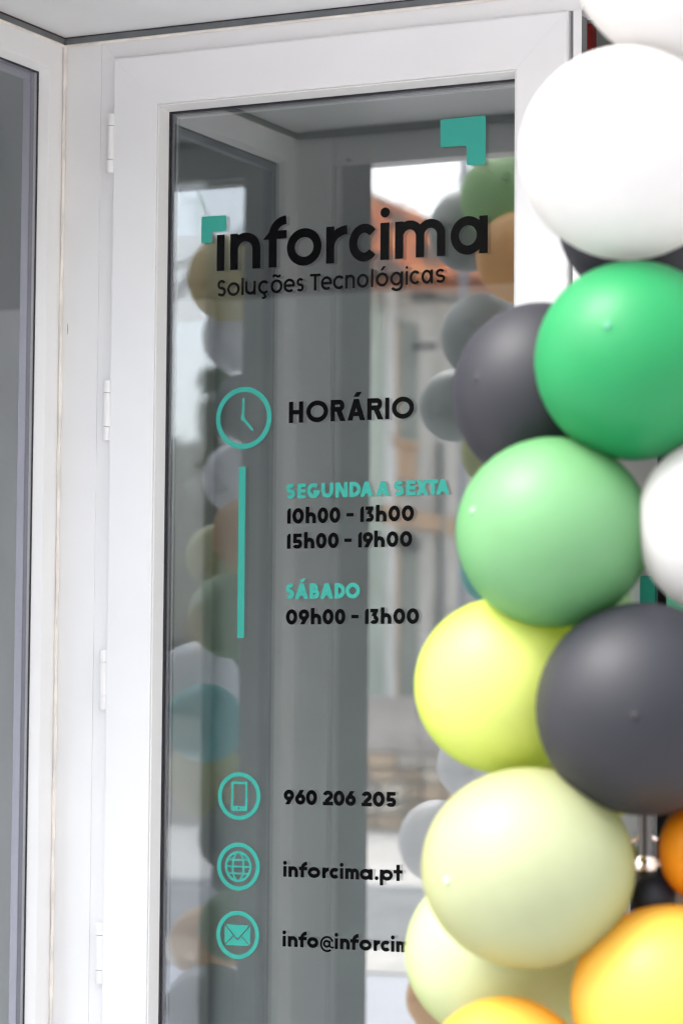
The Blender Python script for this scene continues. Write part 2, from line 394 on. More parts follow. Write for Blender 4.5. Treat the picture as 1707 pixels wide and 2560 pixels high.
        g.path(A_(cx, (b + t) / 2, wd / 2 - hw, h / 2 - hw + o, 45, 352, 34), w); g.rect(cx, x1, (b + t) / 2 - w * .75, (b + t) / 2 + w * .1)
    elif c == 'U': r = (wd - w) / 2; g.path([(x0 + hw, t)] + A_(cx, b + hw + r, r, r, 180, 360, 20) + [(x1 - hw, t)], w)
    elif c == 'N': g.rect(x0, x0 + w, b, t); g.rect(x1 - w, x1, b, t); g.slant(x1 - w * .6, b, x0 + w * .6, t, w * 1.2)
    elif c == 'D': r = min((h - w) / 2, wd - w); g.rect(x0, x0 + w, b, t); g.path([(x0 + hw, t - hw)] + A_(x1 - hw - r, (b + t) / 2, r, (h - w) / 2, 90, -90, 20) + [(x0 + hw, b + hw)], w)
    elif c == 'X': g.slant(x0 + w * .62, b, x1 - w * .62, t, w * 1.22); g.slant(x1 - w * .62, b, x0 + w * .62, t, w * 1.22)
    elif c == '1': g.poly([(x1 - w, b), (x1, b), (x1, t), (x1 - w * .55, t), (x1 - w, t - h * .16)])
    elif c == '2':
        r = (wd - w) / 2; pts = A_(cx, t - hw - r * .86, r, r * .86, 170, -20, 18); g.path(pts + [(x0 + w * .75, b + w * .8)], w); g.rect(x0, x1, b, b + w * .92)
    elif c == '3':
        g.rect(x0 + wd * .05, x1 - wd * .06, t - w * .9, t); rz = (h * .58 - w) / 2
        g.slant(x0 + wd * .45, b + h * .5, x1 - wd * .06 - w * .62, t - w * .5, w * 1.25)
        g.path([(x0 + wd * .42, b + hw + 2 * rz)] + A_(x1 - hw - rz, b + hw + rz, rz, rz, 90, -90, 14) + A_(x0 + wd * .42, b + hw + rz, rz, rz, 270, 215, 6), w)
    elif c == '5':
        g.rect(x0 + wd * .12, x1 - wd * .06, t - w * .9, t); g.slant(x0 + wd * .12 + hw * .8, b + h * .45, x0 + wd * .16 + hw, t, w * .95); rz = (h * .62 - w) / 2
        g.path([(x0 + wd * .14, b + hw + 2 * rz)] + A_(x1 - hw - rz, b + hw + rz, rz, rz, 90, -90, 14) + A_(x0 + wd * .45, b + hw + rz, rz, rz, 270, 205, 8), w)
    elif c in '69':
        r = (wd - w) / 2; s_ = 1 if c == '6' else -1; zc = b + hw + r * .93 if c == '6' else t - hw - r * .93
        g.arc(cx, zc, r, r * .93, 0, 360, w, True, 30)
        if c == '6': g.slant(x0 + w * .62, zc + h * .06, x0 + wd * .66, t, w * 1.2)
        else: g.slant(x0 + wd * .34, b, x1 - w * .62, zc - h * .06, w * 1.2)
    elif c == '@':
        g.arc(cx, b + h * .42, wd / 2 - w * .3, h * .66, -52, -338, w * .55, n=40)
        g.arc(cx - wd * .02, b + h * .44, wd * .2, h * .26, 0, 360, w * .6, True, 24); g.rect(cx + wd * .15, cx + wd * .25, b + h * .15, b + h * .74)
        g.path(A_(cx + wd * .36, b + h * .25, wd * .14, h * .14, 180, 330, 8), w * .5)
    return g.build(m_)
def line(chars, boxes, b, t, w, m_, asc=0, desc=0, wi=None, ih=0):
    for c, (a, e) in zip(chars, boxes): glyph(c, a, e, b, t, w, m_, asc or t, desc)

IN_B, IN_T = 2.0958, 2.1585
for c, (a, e) in zip('ınforcıma', [(.3001, .3151), (.3262, .3846), (.3894, .4347), (.4353, .5010), (.5096, .5510), (.5526, .6030), (.6107, .6272), (.6377, .7293), (.7389, .8055)]):
    if c == 'ı': glyph('ı', a, e, IN_B, IN_T, .0150, BLACK)
    else: glyph(c, a, e, IN_B, IN_T, .0152, BLACK, asc=2.1838, logo=(c == 'f'))
Glyph().disc(.6192, 2.1757, .0086, 30).build(BLACK)
def sub_x(a): return plane_hit(400 + a * .54464, 500 + (445 - (a - 262) * .0639) * .54464, 1, .02).x
subs = [('S', 263, 303), ('o', 309, 366), ('l', 374, 385), ('u', 391, 440), ('ç', 451, 498), ('õ', 508, 562), ('e', 567, 620), ('s', 626, 660),
        ('T', 688, 736), ('e', 738, 790), ('c', 794, 843), ('n', 850, 894), ('o', 903, 957), ('l', 968, 979), ('ó', 990, 1048), ('g', 1056, 1115),
        ('i', 1127, 1137), ('c', 1145, 1190), ('a', 1199, 1252), ('s', 1263, 1308)]
for c, a, e in subs:
    hi = c in 'ST'
    glyph(c, sub_x(a), sub_x(e), 2.0511, 2.0798 if hi else 2.0743, .0046, BLACK, asc=2.0812 if c != 'i' else 2.0826, desc=2.0415)
line('HORÁRIO', [(.4421, .4692), (.4750, .5160), (.5206, .5486), (.5519, .5848), (.5886, .6186), (.6216, .6293), (.6339, .6744)], 1.8274, 1.8636, .0082, BLACK)
line('SEGUNDAASEXTA', [(.4380, .4553), (.4598, .4750), (.4776, .5016), (.5046, .5270), (.5308, .5534), (.5568, .5776), (.5770, .6000), (.6062, .6305),
     (.6384, .6572), (.6612, .6782), (.6788, .7018), (.7000, .7188), (.7148, .7395)], 1.6990, 1.7240, .0068, TEAL)
def hours(chars, bx, b, t): 
    for c, (a, e) in zip(chars, bx): glyph(c, a, e, b, t - (.0075 if c == 'h' else 0), .0068, BLACK, asc=t + .0022)
B10 = [(.4405, .4475), (.4505, .4722), (.4755, .4950), (.4978, .5178), (.5202, .5404), (.5515, .5648), (.5770, .5840), (.5860, .6022), (.6060, .6256), (.6290, .6505), (.6532, .6756)]
hours('10h00-13h00', B10, 1.6565, 1.6824)
hours('15h00-19h00', [(.4405, .4475), (.4503, .4694)] + [(a - .0026, e - .0026) for a, e in B10[2:5]] + [(a - .0034, e - .0034) for a, e in B10[5:7]] + [(.5822, .6012)] + [(a - .0030, e - .0030) for a, e in B10[8:]], 1.6140, 1.6396)
line('SÁBADO', [(.4393, .4553), (.4566, .4816), (.4842, .5022), (.5035, .5286), (.5308, .5502), (.5512, .5776)], 1.5292, 1.5550, .0068, TEAL)
hours('09h00-13h00', [(.4400, .4615), (.4640, .4838), (.4868, .5064), (.5088, .5294), (.5316, .5512), (.5622, .5755), (.5870, .5940), (.5962, .6122), (.6162, .6358), (.6392, .6608), (.6634, .6858)], 1.4862, 1.5116)
line('960206205', [(.4390, .4586), (.4604, .4797), (.4806, .5014), (.5122, .5310), (.5318, .5524), (.5536, .5732), (.5836, .6022), (.6040, .6256), (.6270, .6464)], 1.1843, 1.2090, .0068, BLACK)
line('inforcima.pt', [(.4395, .4455), (.4492, .4670), (.4686, .4842), (.4852, .5083), (.5122, .5248), (.5256, .5428), (.5450, .5510), (.5546, .5800), (.5812, .6046), (.6086, .6152), (.6178, .6414), (.6426, .6590)], 1.0634, 1.0812, .0062, BLACK, asc=1.0900, desc=1.0552)
line('info@inforcima.pt', [(.4394, .4454), (.4494, .4676), (.4690, .4844), (.4852, .5060), (.5092, .5350), (.5364, .5422), (.5460, .5640), (.5648, .5802), (.5814, .6036), (.6074, .6196), (.6202, .6372),
     (.6390, .6450), (.6482, .6728), (.674, .697), (.701, .7075), (.710, .7335), (.735, .751)], .9475, .9652, .0062, BLACK, asc=.9742, desc=.939)
# brackets of the logo, clock, bar and the three round symbols
def rounded(pts, r, skip=()):
    out = []; n = len(pts)
    for i, p in enumerate(pts):
        if i in skip: out.append(p); continue
        a, b = pts[i - 1], pts[(i + 1) % n]
        def tow(p_, q_): l = math.hypot(q_[0] - p_[0], q_[1] - p_[1]); return (p_[0] + (q_[0] - p_[0]) * r / l, p_[1] + (q_[1] - p_[1]) * r / l)
        s_, e_ = tow(p, a), tow(p, b)
        for k in range(6):
            t_ = k / 5; out.append(tuple((1 - t_) ** 2 * s_[j] + 2 * t_ * (1 - t_) * p[j] + t_ * t_ * e_[j] for j in (0, 1)))
    return out
Glyph().poly(rounded([(.2694, 2.1926), (.3180, 2.1918), (.3180, 2.1645), (.2903, 2.1642), (.2899, 2.1461), (.2692, 2.1462)], .0028)).build(TEAL, 'small teal corner bracket over the first letter of the shop name', 'logo_bracket')
Glyph().poly(rounded([(.7192, 2.3250), (.8011, 2.3250), (.8011, 2.2433), (.7671, 2.2440), (.7671, 2.2772), (.7192, 2.2780)], .0045)).build(TEAL, 'large teal corner bracket near the top right of the glass', 'logo_bracket')
g = Glyph(); g.arc(.3556, 1.8394, .0492, .0490, 0, 360, .0086, True, 64)
g.path([(.3543, 1.8395), (.3549, 1.8715)], .0046); g.disc(.3549, 1.8717, .0023, 12); g.path([(.3543, 1.8385), (.3722, 1.8192)], .0046); g.disc(.3722, 1.8192, .0023, 12); g.disc(.3543, 1.8388, .0040, 16)
g.build(TEAL, 'teal clock symbol showing four o\'clock beside HORÁRIO', 'clock_symbol')
Glyph().rect(.3476, .3604, 1.4637, 1.7558).build(TEAL, 'vertical teal bar left of the opening hours', 'teal_bar')
def ringo(cz): g = Glyph(); g.arc(.3544, cz, .0370, .0368, 0, 360, .0072, True, 56); return g
g = ringo(1.1962)
g.path([(.3412, 1.1735), (.3412, 1.2185)], .0042); g.path([(.3681, 1.1735), (.3681, 1.2185)], .0042)
g.poly([(.3391, 1.2160), (.3702, 1.2160), (.3702, 1.2188), (.3690, 1.2206), (.3403, 1.2206), (.3391, 1.2188)])
g.rect(.3391, .3530, 1.1732, 1.1795); g.rect(.3562, .3702, 1.1732, 1.1795); g.rect(.3528, .3564, 1.1780, 1.1797); g.rect(.3395, .3698, 1.1712, 1.1740)
g.build(TEAL, 'teal mobile phone symbol in a ring', 'phone_symbol')
g = ringo(1.0776); g.arc(.3540, 1.0776, .0232, .0240, 0, 360, .0042, True, 48); g.arc(.3540, 1.0776, .0105, .0240, 0, 360, .0034, True, 40)
for dz, hx in ((0, .022), (.0115, .019), (-.0115, .019)): g.rect(.3540 - hx, .3540 + hx, 1.0776 + dz - .0016, 1.0776 + dz + .0016)
g.build(TEAL, 'teal globe symbol in a ring', 'globe_symbol')
g = ringo(.9630)
g.poly([(.3318, .9800), (.3762, .9800), (.3572, .9590), (.3540, .9572), (.3508, .9590)])
g.poly([(.3298, .9788), (.3298, .9468), (.3455, .9622)]); g.poly([(.3782, .9788), (.3625, .9622), (.3782, .9468)])
g.poly([(.3312, .9452), (.3768, .9452), (.3612, .9606), (.3575, .9560), (.3540, .9545), (.3505, .9560), (.3468, .9606)])
g.build(TEAL, 'teal envelope symbol in a ring', 'envelope_symbol')

# ------------------------------------------------------------------ side window of the recess (runs along y at x = 0)
WZ0, WZ1 = .10, 2.5125
sw = thing('side_window', 'tall white framed side window of the recess, left of the door frame', 'window')
prof = [(0, 0), (.046, 0), (.0475, .0008), (.0555, .0165), (.0555, .0408), (0, .0408)]
ring(.001, .8715, WZ0, WZ1, prof, ('stile', 'rail'), PVC2, sw, axis='y')
# flat face groove on the frame
gs = [(.0548, .0166), (.0582, .0166), (.0586, .0172), (.0586, .0184), (.0548, .0184)]
ring(.001, .8715, WZ0, WZ1, gs, ('gasket', 'gasket'), GASKET, sw, axis='y')
sp = [(.0552, .0256), (.0690, .0256), (.0690, .040), (.0552, .040)]
ring(.001, .8715, WZ0, WZ1, sp, ('spacer_bar', 'spacer_bar'), mat('grey_spacer', (.30, .28, .34), .4), sw, axis='y')
box('glass_pane', GLASS2, (-.0250, -.0186, -.8170, -.0555, WZ0 + .055, WZ1 - .055), sw)
box('recess_plinth', CONC, (-.07, -.001, -.872, .0, GZ, WZ0 - .001), kind='structure')

# ------------------------------------------------------------------ shop front seen in the reflections
fw = thing('shop_front_frame', 'white posts and head rail at the outer edge of the entrance recess', 'frame')
box('corner_post', PVC2, (-.002, .0165, -.8905, -.8725, 0, 2.5128), fw, bevel=.001)
box('post', PVC2, (.0172, .082, -.932, -.8727, 0, 2.5126), fw, bevel=.001)
box('post_bead', PVC2, (.0826, .088, -.915, -.880, 0, 2.4520), fw, bevel=.0008)
box('post_bead', PVC2, (.0925, .1015, -.918, -.872, 0, 2.4520), fw, bevel=.001)
box('post_joint', mat('post_joint_grey', (.25, .25, .25), .6), (.0879, .0926, -.915, -.890, 0, 2.4519), fw)  # dark grey joint strip between the two post beads
box('head_rail', PVC2, (.0826, 2.4, -.925, -.8728, 2.4527, 2.4740), fw, bevel=.001)
box('head_rail', PVC2, (.0826, 2.4, -.918, -.8790, 2.4745, 2.5128), fw, bevel=.001)
MB().tube([(.118, -.8738, 2.4635), (.118, -.870, 2.4635)], [.0045, .0035], 14).build('screw', mat('steel_screw', (.3, .3, .3), .35, metal=1), fw, smooth=True)
MBP = MB().prism([(.1022, -.8730, GZ), (.1700, -.8730, GZ), (.1200, -.9780, GZ), (.1022, -.9780, GZ)], (0, 0, 2.4522 - GZ))
pl = tag(MBP.build('entrance_pillar', CONC), 'narrow grey plastered pillar at the left edge of the entrance opening', 'pillar')
box('facade_wall', WALLW, (-8, 8, -.99, -.9265, 2.5142, 6.2), kind='structure')
box('facade_wall', WALLW, (-8, -3.0, -.99, -.8735, GZ, 2.5140), kind='structure')
box('facade_wall', WALLW, (-.1225, -.0705, -.965, -.8735, GZ, 2.5140), kind='structure')
box('facade_wall', WALLW, (-2.9990, -.1230, -.965, -.8735, 2.4460, 2.5140), kind='structure')
box('facade_wall', WALLW, (-2.9990, -.1230, -.965, -.8735, GZ, .35), kind='structure')
box('facade_wall', WALLW, (2.4, 8, -.99, .07, GZ, 2.5140), kind='structure')
dw = thing('display_window', 'wide shop display window facing the street', 'window')
dp = [(0, -.92), (.012, -.92), (.012, -.895), (0, -.895)]
for nm, d in (('rail', (-2.998, -.1232, -.935, -.90, .3505, .37)), ('stile', (-2.998, -2.98, -.935, -.90, .371, 2.43)), ('rail', (-2.998, -.1232, -.935, -.90, 2.4385, 2.4458)), ('stile', (-.1275, -.1232, -.935, -.90, .371, 2.438))):
    box(nm, PVC2, d, dw)
box('glass_pane', glass_mat('clear_display_glass', (.80, .82, .85), .05, .05), (-2.979, -.1277, -.915, -.909, .3705, 2.4382), dw)
# interior
box('shop_floor', INTF, (-3, 4.2, -.8725, 3.2, GZ, -.0012), kind='structure').location.z = -.0012
box('shop_wall', INT, (-3.06, 4.26, 3.2, 3.26, GZ, 2.75), kind='structure')
tag(box('added_white_board', WALLW, (-2.95, -1.4, 3.10, 3.16, 0, 2.555)), 'white board added at the back left of the shop to lighten the side window view', 'partition')  # added board, brightens what shows through the side window pane
box('shop_wall', INT, (-3.06, -3, -.87, 3.2, GZ, 2.75), kind='structure')
box('shop_wall', INT, (4.2, 4.26, .07, 3.2, GZ, 2.75), kind='structure')
box('shop_wall', INT, (2.4, 4.2, .072, .12, GZ, 2.75), kind='structure')
box('shop_wall', INT, (1.9, 2.4, .0, .12, GZ, 2.5128), kind='structure')
box('shop_ceiling', CEILI, (-3, -.08, -.872, .013, 2.53, 2.58), kind='structure')
box('shop_ceiling', CEILI, (-3, 4.2, .0135, 3.2, 2.56, 2.60), kind='structure')
box('light_block_mass', WALLW, (-8, 8, -.98, 3.3, 2.76, 6.1), kind='structure')  # unseen mass added over the shop so sky light does not leak in

# ------------------------------------------------------------------ what stands inside, seen past the door on the right
def at(u, v, y): return plane_hit(u, v, 1, y)
def slab(name, m_, u0, u1, v0, v1, y, th, label=None, cat=None, parent=None, floor=False):
    a = at(u0, v0, y); b = at(u1, v1, y)
    if floor: b.z = 0.0
    o = box(name, m_, (a.x, b.x, y, y + th, b.z, a.z), parent, bevel=.002)
    if label: tag(o, label, cat)
    return o
DK = mat('dark_metal', (.03, .028, .028), .4, .5, metal=.3)
RED = mat('red_card', (.30, .020, .016), .5, .4, var=.1, vscale=12)
GRY = mat('grey_panel', (.20, .205, .22), .5, .4, var=.05)
slab('door_closer_box', DK, 1457, 1500, 36, 62, .45, .08, 'small dark box up under the head rail right of the door', 'box')
slab('red_post', RED, 1459, 1475, 52, 420, .40, .03, 'narrow red upright inside the shop, right of the door frame', 'upright', floor=True)
ca = thing('wall_cabinet', 'pale grey cabinet inside the shop behind the red upright', 'cabinet')
slab('side_panel', WALLW, 1477, 1506, 70, 560, .60, .30, parent=ca, floor=True)
slab('door_panel', CEIL, 1481, 1496, 92, 540, .585, .012, parent=ca, floor=True)
slab('door_panel', GRY, 1497.5, 1506, 92, 540, .585, .012, parent=ca, floor=True)
slab('wall_board', GRY, 1509, 1690, 60, 400, 3.165, .03, 'slate grey board on the shop wall high on the right', 'board')
sh = thing('display_shelf', 'tall dark shop shelf unit glimpsed between the green and white balloons', 'shelf')
a1, b1 = at(1575, 1160, 1.0), at(1890, 1160, 1.0)
zs = a1.z
for k, zz in enumerate((.10, .55, zs - .33, zs - .02, zs + .38)):
    box('shelf_board', GRY, (a1.x, b1.x + .1, 1.0, 1.34, zz, zz + .02), sh)
box('back_panel', DK, (a1.x + .001, b1.x + .099, 1.341, 1.36, 0, zs + .4), sh)
for xx in (a1.x - .021, b1.x + .101): box('side_panel', DK, (xx, xx + .02, 1.0, 1.36, 0, zs + .402), sh)
box('price_rail', mat('rail_grey', (.12, .11, .13), .5), (a1.x, b1.x + .1, .985, .998, zs - .045, zs - .012), sh)
TL = mat('teal_card', (.0, .20, .13), .5, var=.08, vscale=9)
c0 = at(1592, 1180, 1.05)
tag(box('teal_carton', mat('dark_teal', (.0, .035, .04), .5), (c0.x, c0.x + .07, 1.05, 1.15, zs, zs + .05)), 'small dark teal carton on the shelf between green and white balloons', 'carton')
def stand_card(m_, u0, u1, v0, label):
    t = thing('display_stand', label, 'display stand')
    a, b = at(u0, v0, .8), at(u1, v0, .8)
    box('card', m_, (a.x, b.x, .8, .812, a.z - .42, a.z), t, bevel=.001)
    xm = (a.x + b.x) / 2
    box('post', DK, (xm - .008, xm + .008, .813, .829, .012, a.z - .1), t); box('foot', DK, (xm - .07, xm + .07, .76, .90, 0, .0115), t)
stand_card(TL, 1560, 1636, 1440, 'green display card between the light green and lower charcoal balloons')
stand_card(mat('mint_card', (.10, .42, .25), .5), 1664, 1720, 1440, 'pale green display card right of the darker green one')
lc = thing('cabinet', 'dark brown cabinet added behind the stand pole in place of the dim shop interior', 'cabinet')  # added dark backing, stands in for the unlit interior behind the pole
a2, b2 = at(1480, 1860, 1.45), at(1900, 1860, 1.45); BRN = mat('dark_brown', (.020, .013, .010), .5)
box('dark_backing_body', BRN, (a2.x, b2.x + .3, 1.45, 1.85, 0, a2.z), lc, bevel=.003)
for k in range(3): box('dark_backing_front', BRN, (a2.x + .01 + k * .2, a2.x + .2 + k * .2, 1.432, 1.449, .05, a2.z - .03), lc, bevel=.002)
slab('blue_crate', mat('blue_crate', (.006, .020, .055), .5, var=.2, vscale=8), 1555, 1700, 2190, 2400, .75, .3, 'tall dark blue crate on the shop floor behind the stand pole', 'crate', floor=True)

# ------------------------------------------------------------------ balloons
def latex(name, pale, rim, trans=.35, rough=.42, power=2.2):
    """stretched latex: looking square through the skin it is thin and pale, along the edge the path is long and the colour deep"""
    M = bpy.data.materials.new(name); M.use_nodes = True; t = M.node_tree; b = t.nodes['Principled BSDF']
    out = [n for n in t.nodes if n.type == 'OUTPUT_MATERIAL'][0]
    b.inputs['Specular IOR Level'].default_value = .35
    tc = t.nodes.new('ShaderNodeTexCoord'); n = t.nodes.new('ShaderNodeTexNoise'); n.inputs['Scale'].default_value = 9; n.inputs['Detail'].default_value = 5
    t.links.new(tc.outputs['Object'], n.inputs['Vector'])
    mr = t.nodes.new('ShaderNodeMapRange'); mr.inputs['To Min'].default_value = rough - .10; mr.inputs['To Max'].default_value = rough + .16
    t.links.new(n.outputs['Fac'], mr.inputs['Value']); t.links.new(mr.outputs[0], b.inputs['Roughness'])
    lw = t.nodes.new('ShaderNodeLayerWeight'); lw.inputs['Blend'].default_value = .5
    pw = t.nodes.new('ShaderNodeMath'); pw.operation = 'POWER'; pw.inputs[1].default_value = power; t.links.new(lw.outputs['Facing'], pw.inputs[0])
    mc = t.nodes.new('ShaderNodeMix'); mc.data_type = 'RGBA'; mc.inputs[6].default_value = (*pale, 1); mc.inputs[7].default_value = (*rim, 1); t.links.new(pw.outputs[0], mc.inputs[0])
    n2 = t.nodes.new('ShaderNodeTexNoise'); n2.inputs['Scale'].default_value = 14; n2.inputs['Detail'].default_value = 4; t.links.new(tc.outputs['Object'], n2.inputs['Vector'])
    hsv = t.nodes.new('ShaderNodeHueSaturation'); t.links.new(mc.outputs[2], hsv.inputs['Color'])
    mr2 = t.nodes.new('ShaderNodeMapRange'); mr2.inputs['From Min'].default_value = .3; mr2.inputs['From Max'].default_value = .7; mr2.inputs['To Min'].default_value = .955; mr2.inputs['To Max'].default_value = 1.04
    t.links.new(n2.outputs['Fac'], mr2.inputs['Value']); t.links.new(mr2.outputs[0], hsv.inputs['Value']); t.links.new(hsv.outputs[0], b.inputs['Base Color'])
    tl = t.nodes.new('ShaderNodeBsdfTranslucent'); t.links.new(hsv.outputs[0], tl.inputs[0])
    mx = t.nodes.new('ShaderNodeMixShader'); mx.inputs[0].default_value = trans
    t.links.new(b.outputs[0], mx.inputs[1]); t.links.new(tl.outputs[0], mx.inputs[2]); t.links.new(mx.outputs[0], out.inputs[0])
    return M
LX = {
 'white': latex('white_latex', (.66, .65, .64), (.66, .64, .61), .45, .45),
 'black': latex('charcoal_latex', (.0105, .0108, .0155), (.022, .021, .029), .01, .52),
 'green': latex('green_latex', (.012, .235, .072), (.03, .28, .10), .25),
 'mint': latex('mint_latex', (.155, .345, .155), (.11, .33, .12), .32),
 'lime': latex('lime_latex', (.64, .70, .19), (.48, .60, .03), .40),
 'cream': latex('cream_latex', (.40, .43, .26), (.43, .44, .17), .36),
 'sage': latex('sage_latex', (.50, .56, .34), (.42, .50, .20), .36),
 'yellow': latex('yellow_latex', (.80, .53, .10), (.80, .42, .025), .40, .40, 2.6),
 'orange': latex('orange_latex', (.62, .22, .005), (.55, .15, .0), .30),
 'teal': latex('teal_latex', (.12, .60, .60), (.14, .62, .62), .60),
 'amber': latex('amber_latex', (.80, .56, .29), (.84, .56, .26), .60),
 'straw': latex('straw_latex', (.66, .60, .40), (.70, .62, .36), .60),
 'grey': latex('grey_latex', (.26, .28, .275), (.34, .36, .37), .40),
 'lilac': latex('lilac_latex', (.80, .79, .80), (.82, .82, .86), .60),
 'olive': latex('olive_latex', (.46, .48, .16), (.52, .54, .18), .55),
 'fern': latex('fern_latex', (.32, .48, .26), (.40, .56, .34), .55),
}
KNOT = {k: m_ for k, m_ in LX.items()}
DIP = mat('balloon_tip', (.05, .05, .05), .5)
def balloon(P, r, rx, rz, colour, label, group, nub=None, seed=0):
    """P centre, r mean radius, rx/rz stretch along camera right and up, nub = direction of the dome tip"""
    n = Vector(nub).normalized() if nub else (Vector((random.uniform(-.5, .2), -1, random.uniform(-.4, .6)))).normalized()
    a = n.cross(Vector((0, 0, 1))).normalized(); b = n.cross(a)
    mb = MB(); NS, NR = 48, 30; rings = []
    for i in range(NR + 1):
        th = PI * (i - 3) / (NR - 3) if i > 3 else 0; c, s_ = math.cos(th), math.sin(th)
        rad, hgt = s_, c
        if i > NR * .72:                                          # pulled towards the mouth
            k = (i - NR * .72) / (NR * .28); hgt = c - .16 * k ** 2.2; rad = s_ * (1 - .10 * k)
        if i < 4: rad, hgt = ((0, 1.010), (.016, 1.009), (.026, 1.002), (.045, .9975))[i]     # the little nipple at the dome
        rings.append((rad, hgt))
    vs = []; 
    def tr_(rad, hgt, ph):
        q = (n * hgt + (a * math.cos(ph) + b * math.sin(ph)) * rad) * r
        q = q + RT * q.dot(RT) * (rx - 1) + UP * q.dot(UP) * (rz - 1); return tuple(q)
    vs.append(tr_(0, rings[0][1], 0))
    for i in range(1, NR):
        for j in range(NS): vs.append(tr_(rings[i][0], rings[i][1], 2 * PI * j / NS))
    vs.append(tr_(0, rings[NR][1], 0)); last = len(vs) - 1; fs = []
    for j in range(NS):
        fs.append((0, 1 + j, 1 + (j + 1) % NS)); k = 1 + (NR - 2) * NS; fs.append((last, k + (j + 1) % NS, k + j))
    for i in range(NR - 2):
        for j in range(NS):
            k = 1 + i * NS; fs.append((k + j, k + NS + j, k + NS + (j + 1) % NS, k + (j + 1) % NS))
    mb.add(vs, fs)
    root = mb.build('balloon', LX[colour], None, smooth=True); root.location = P
    for p in root.data.polygons: p.use_smooth = True
    tag(root, label, 'balloon', group)
    end = Vector(tr_(0, rings[NR][1], 0)); nn = end.normalized()
    kn = MB().tube([end * .985, end + nn * .006, end + nn * .012, end + nn * .020, end + nn * .022], [.006, .0055, .009, .004, .010], 12).build('knot', LX[colour], root, smooth=True)
    return root
TIPS = {'green': mat('tip_green', (.03, .20, .12), .35), 'mint': mat('tip_mint_highlight', (.24, .42, .25), .5), 'black': mat('tip_black', (.008, .008, .010), .5), 'cream': mat('tip_cream_highlight', (.48, .51, .38), .5)}  # mint and cream tips are paler: a highlight put into their colour
REAL = 'balloons of the garland column beside the door'
# id: (P-space centre, radii, colour, label)  measured in the 1568x2352 view
BL = {
 1: (1570, -112, 262, 262, 'white', 'topmost white balloon, cut off by the upper right corner'),
 2: (1440, 351, 250, 246, 'white', 'large white balloon hiding the upper right corner of the door'),
 3: (1480, 495, 202, 204, 'black', 'charcoal balloon mostly hidden under the large white balloon'),
 4: (1455, 828, 228, 230, 'green', 'bright green balloon below the large white one'),
 5: (1240, 905, 201, 211, 'black', 'charcoal balloon left of the bright green balloon'),
 6: (1270, 1222, 224, 219, 'mint', 'light green balloon between the bright green and lime balloons'),
 7: (1640, 1207, 180, 203, 'white', 'white balloon at the right, beside the light green balloon'),
 8: (1158, 1574, 207, 203, 'lime', 'glowing lime yellow balloon left of the lower charcoal balloon'),
 9: (1475, 1628, 246, 245, 'black', 'lower charcoal balloon with soft highlights, right of the lime one'),
 11: (1213, 1993, 246, 230, 'cream', 'big pale cream yellow balloon below the lime one'),
 12: (1150, 2188, 221, 207, 'sage', 'pale sage balloon tucked under the big cream balloon'),
 13: (1542, 2294, 232, 216, 'yellow', 'glowing golden yellow balloon in the lower right corner'),
 14: (1160, 2482, 192, 192, 'yellow', 'golden orange balloon at the bottom, under the sage one'),
 15: (1612, 1955, 101, 116, 'orange', 'small deep orange balloon right of the metal stand'),
 16: (1500, 2062, 52, 55, 'black', 'small dark balloon deep behind the stand, below its clamp'),
 17: (1598, 2100, 78, 85, 'white', 'small white balloon behind the orange and golden ones'),
 18: (1640, 620, 190, 190, 'black', 'charcoal balloon at the right edge behind the bright green one'),
 20: (1330, 1740, 165, 165, 'olive', 'olive balloon almost hidden behind the lime, cream and lower charcoal ones'),
 21: (1340, 1395, 110, 110, 'fern', 'leaf green balloon almost hidden behind the light green and lower charcoal ones'),
 22: (1325, 2330, 130, 130, 'straw', 'straw coloured balloon almost hidden between the two golden ones at the bottom'),
 19: (1680, 2500, 200, 200, 'orange', 'deep orange balloon low at the right end of the column'),
}
FRONT = [(2, 1), (2, 3), (4, 3), (4, 2), (4, 5), (4, 6), (6, 5), (7, 6), (7, 4), (9, 7), (6, 8), (9, 8), (9, 6), (11, 8), (9, 11), (11, 12), (13, 11), (13, 12), (14, 12), (13, 14),
         (9, 15), (15, 17), (15, 16), (9, 16), (13, 17), (11, 16), (4, 18), (2, 18), (3, 18), (13, 19), (8, 20), (9, 20), (11, 20), (6, 20), (8, 21), (9, 21), (6, 21), (13, 22), (14, 22), (12, 22), (11, 22)]
K = 1.0887
dep = {k: 3.17 for k in BL}
for _ in range(12):
    for f_, b_ in FRONT:
        A, B = BL[f_], BL[b_]
        sep = math.hypot(A[0] - B[0], A[1] - B[1]) * K * 3.3 / FPX
        rs = (A[2] + A[3] + B[2] + B[3]) / 2 * K * 3.3 / FPX * .90
        dep[b_] = max(dep[b_], dep[f_] + math.sqrt(max(.0004, rs * rs - sep * sep)))
NUB = {4: (1375, 762), 6: (1080, 1172), 8: None, 9: (1432, 1627), 11: (1020, 2003)}
for k, (x, y, rx, ry_, c, lab) in BL.items():
    d = ray(x * K, y * K); P = CAM + d * dep[k]; r = (rx + ry_) / 2 * K * dep[k] / FPX
    nub = None
    if NUB.get(k):
        u, v = NUB[k]; ox = (u - x) / rx; oz = -(v - y) / ry_; oy = math.sqrt(max(.02, 1 - ox * ox - oz * oz))
        nub = CR * ox + CU * oz - FWD * oy
    bo = balloon(P, r, rx * 2 / (rx + ry_), ry_ * 2 / (rx + ry_), c, lab, REAL, nub)
    if nub:
        nn = nub.normalized(); q = nn * r; q = q + RT * q.dot(RT) * (rx * 2 / (rx + ry_) - 1) + UP * q.dot(UP) * (ry_ * 2 / (rx + ry_) - 1)
        MB().tube([q + nn * .0002, q + nn * (.0105 * r + .0008)], [.0042, .0028], 14).build('tip', TIPS[c], bo, smooth=True)
BACKG = 'small balloons of the garland left of the entrance'
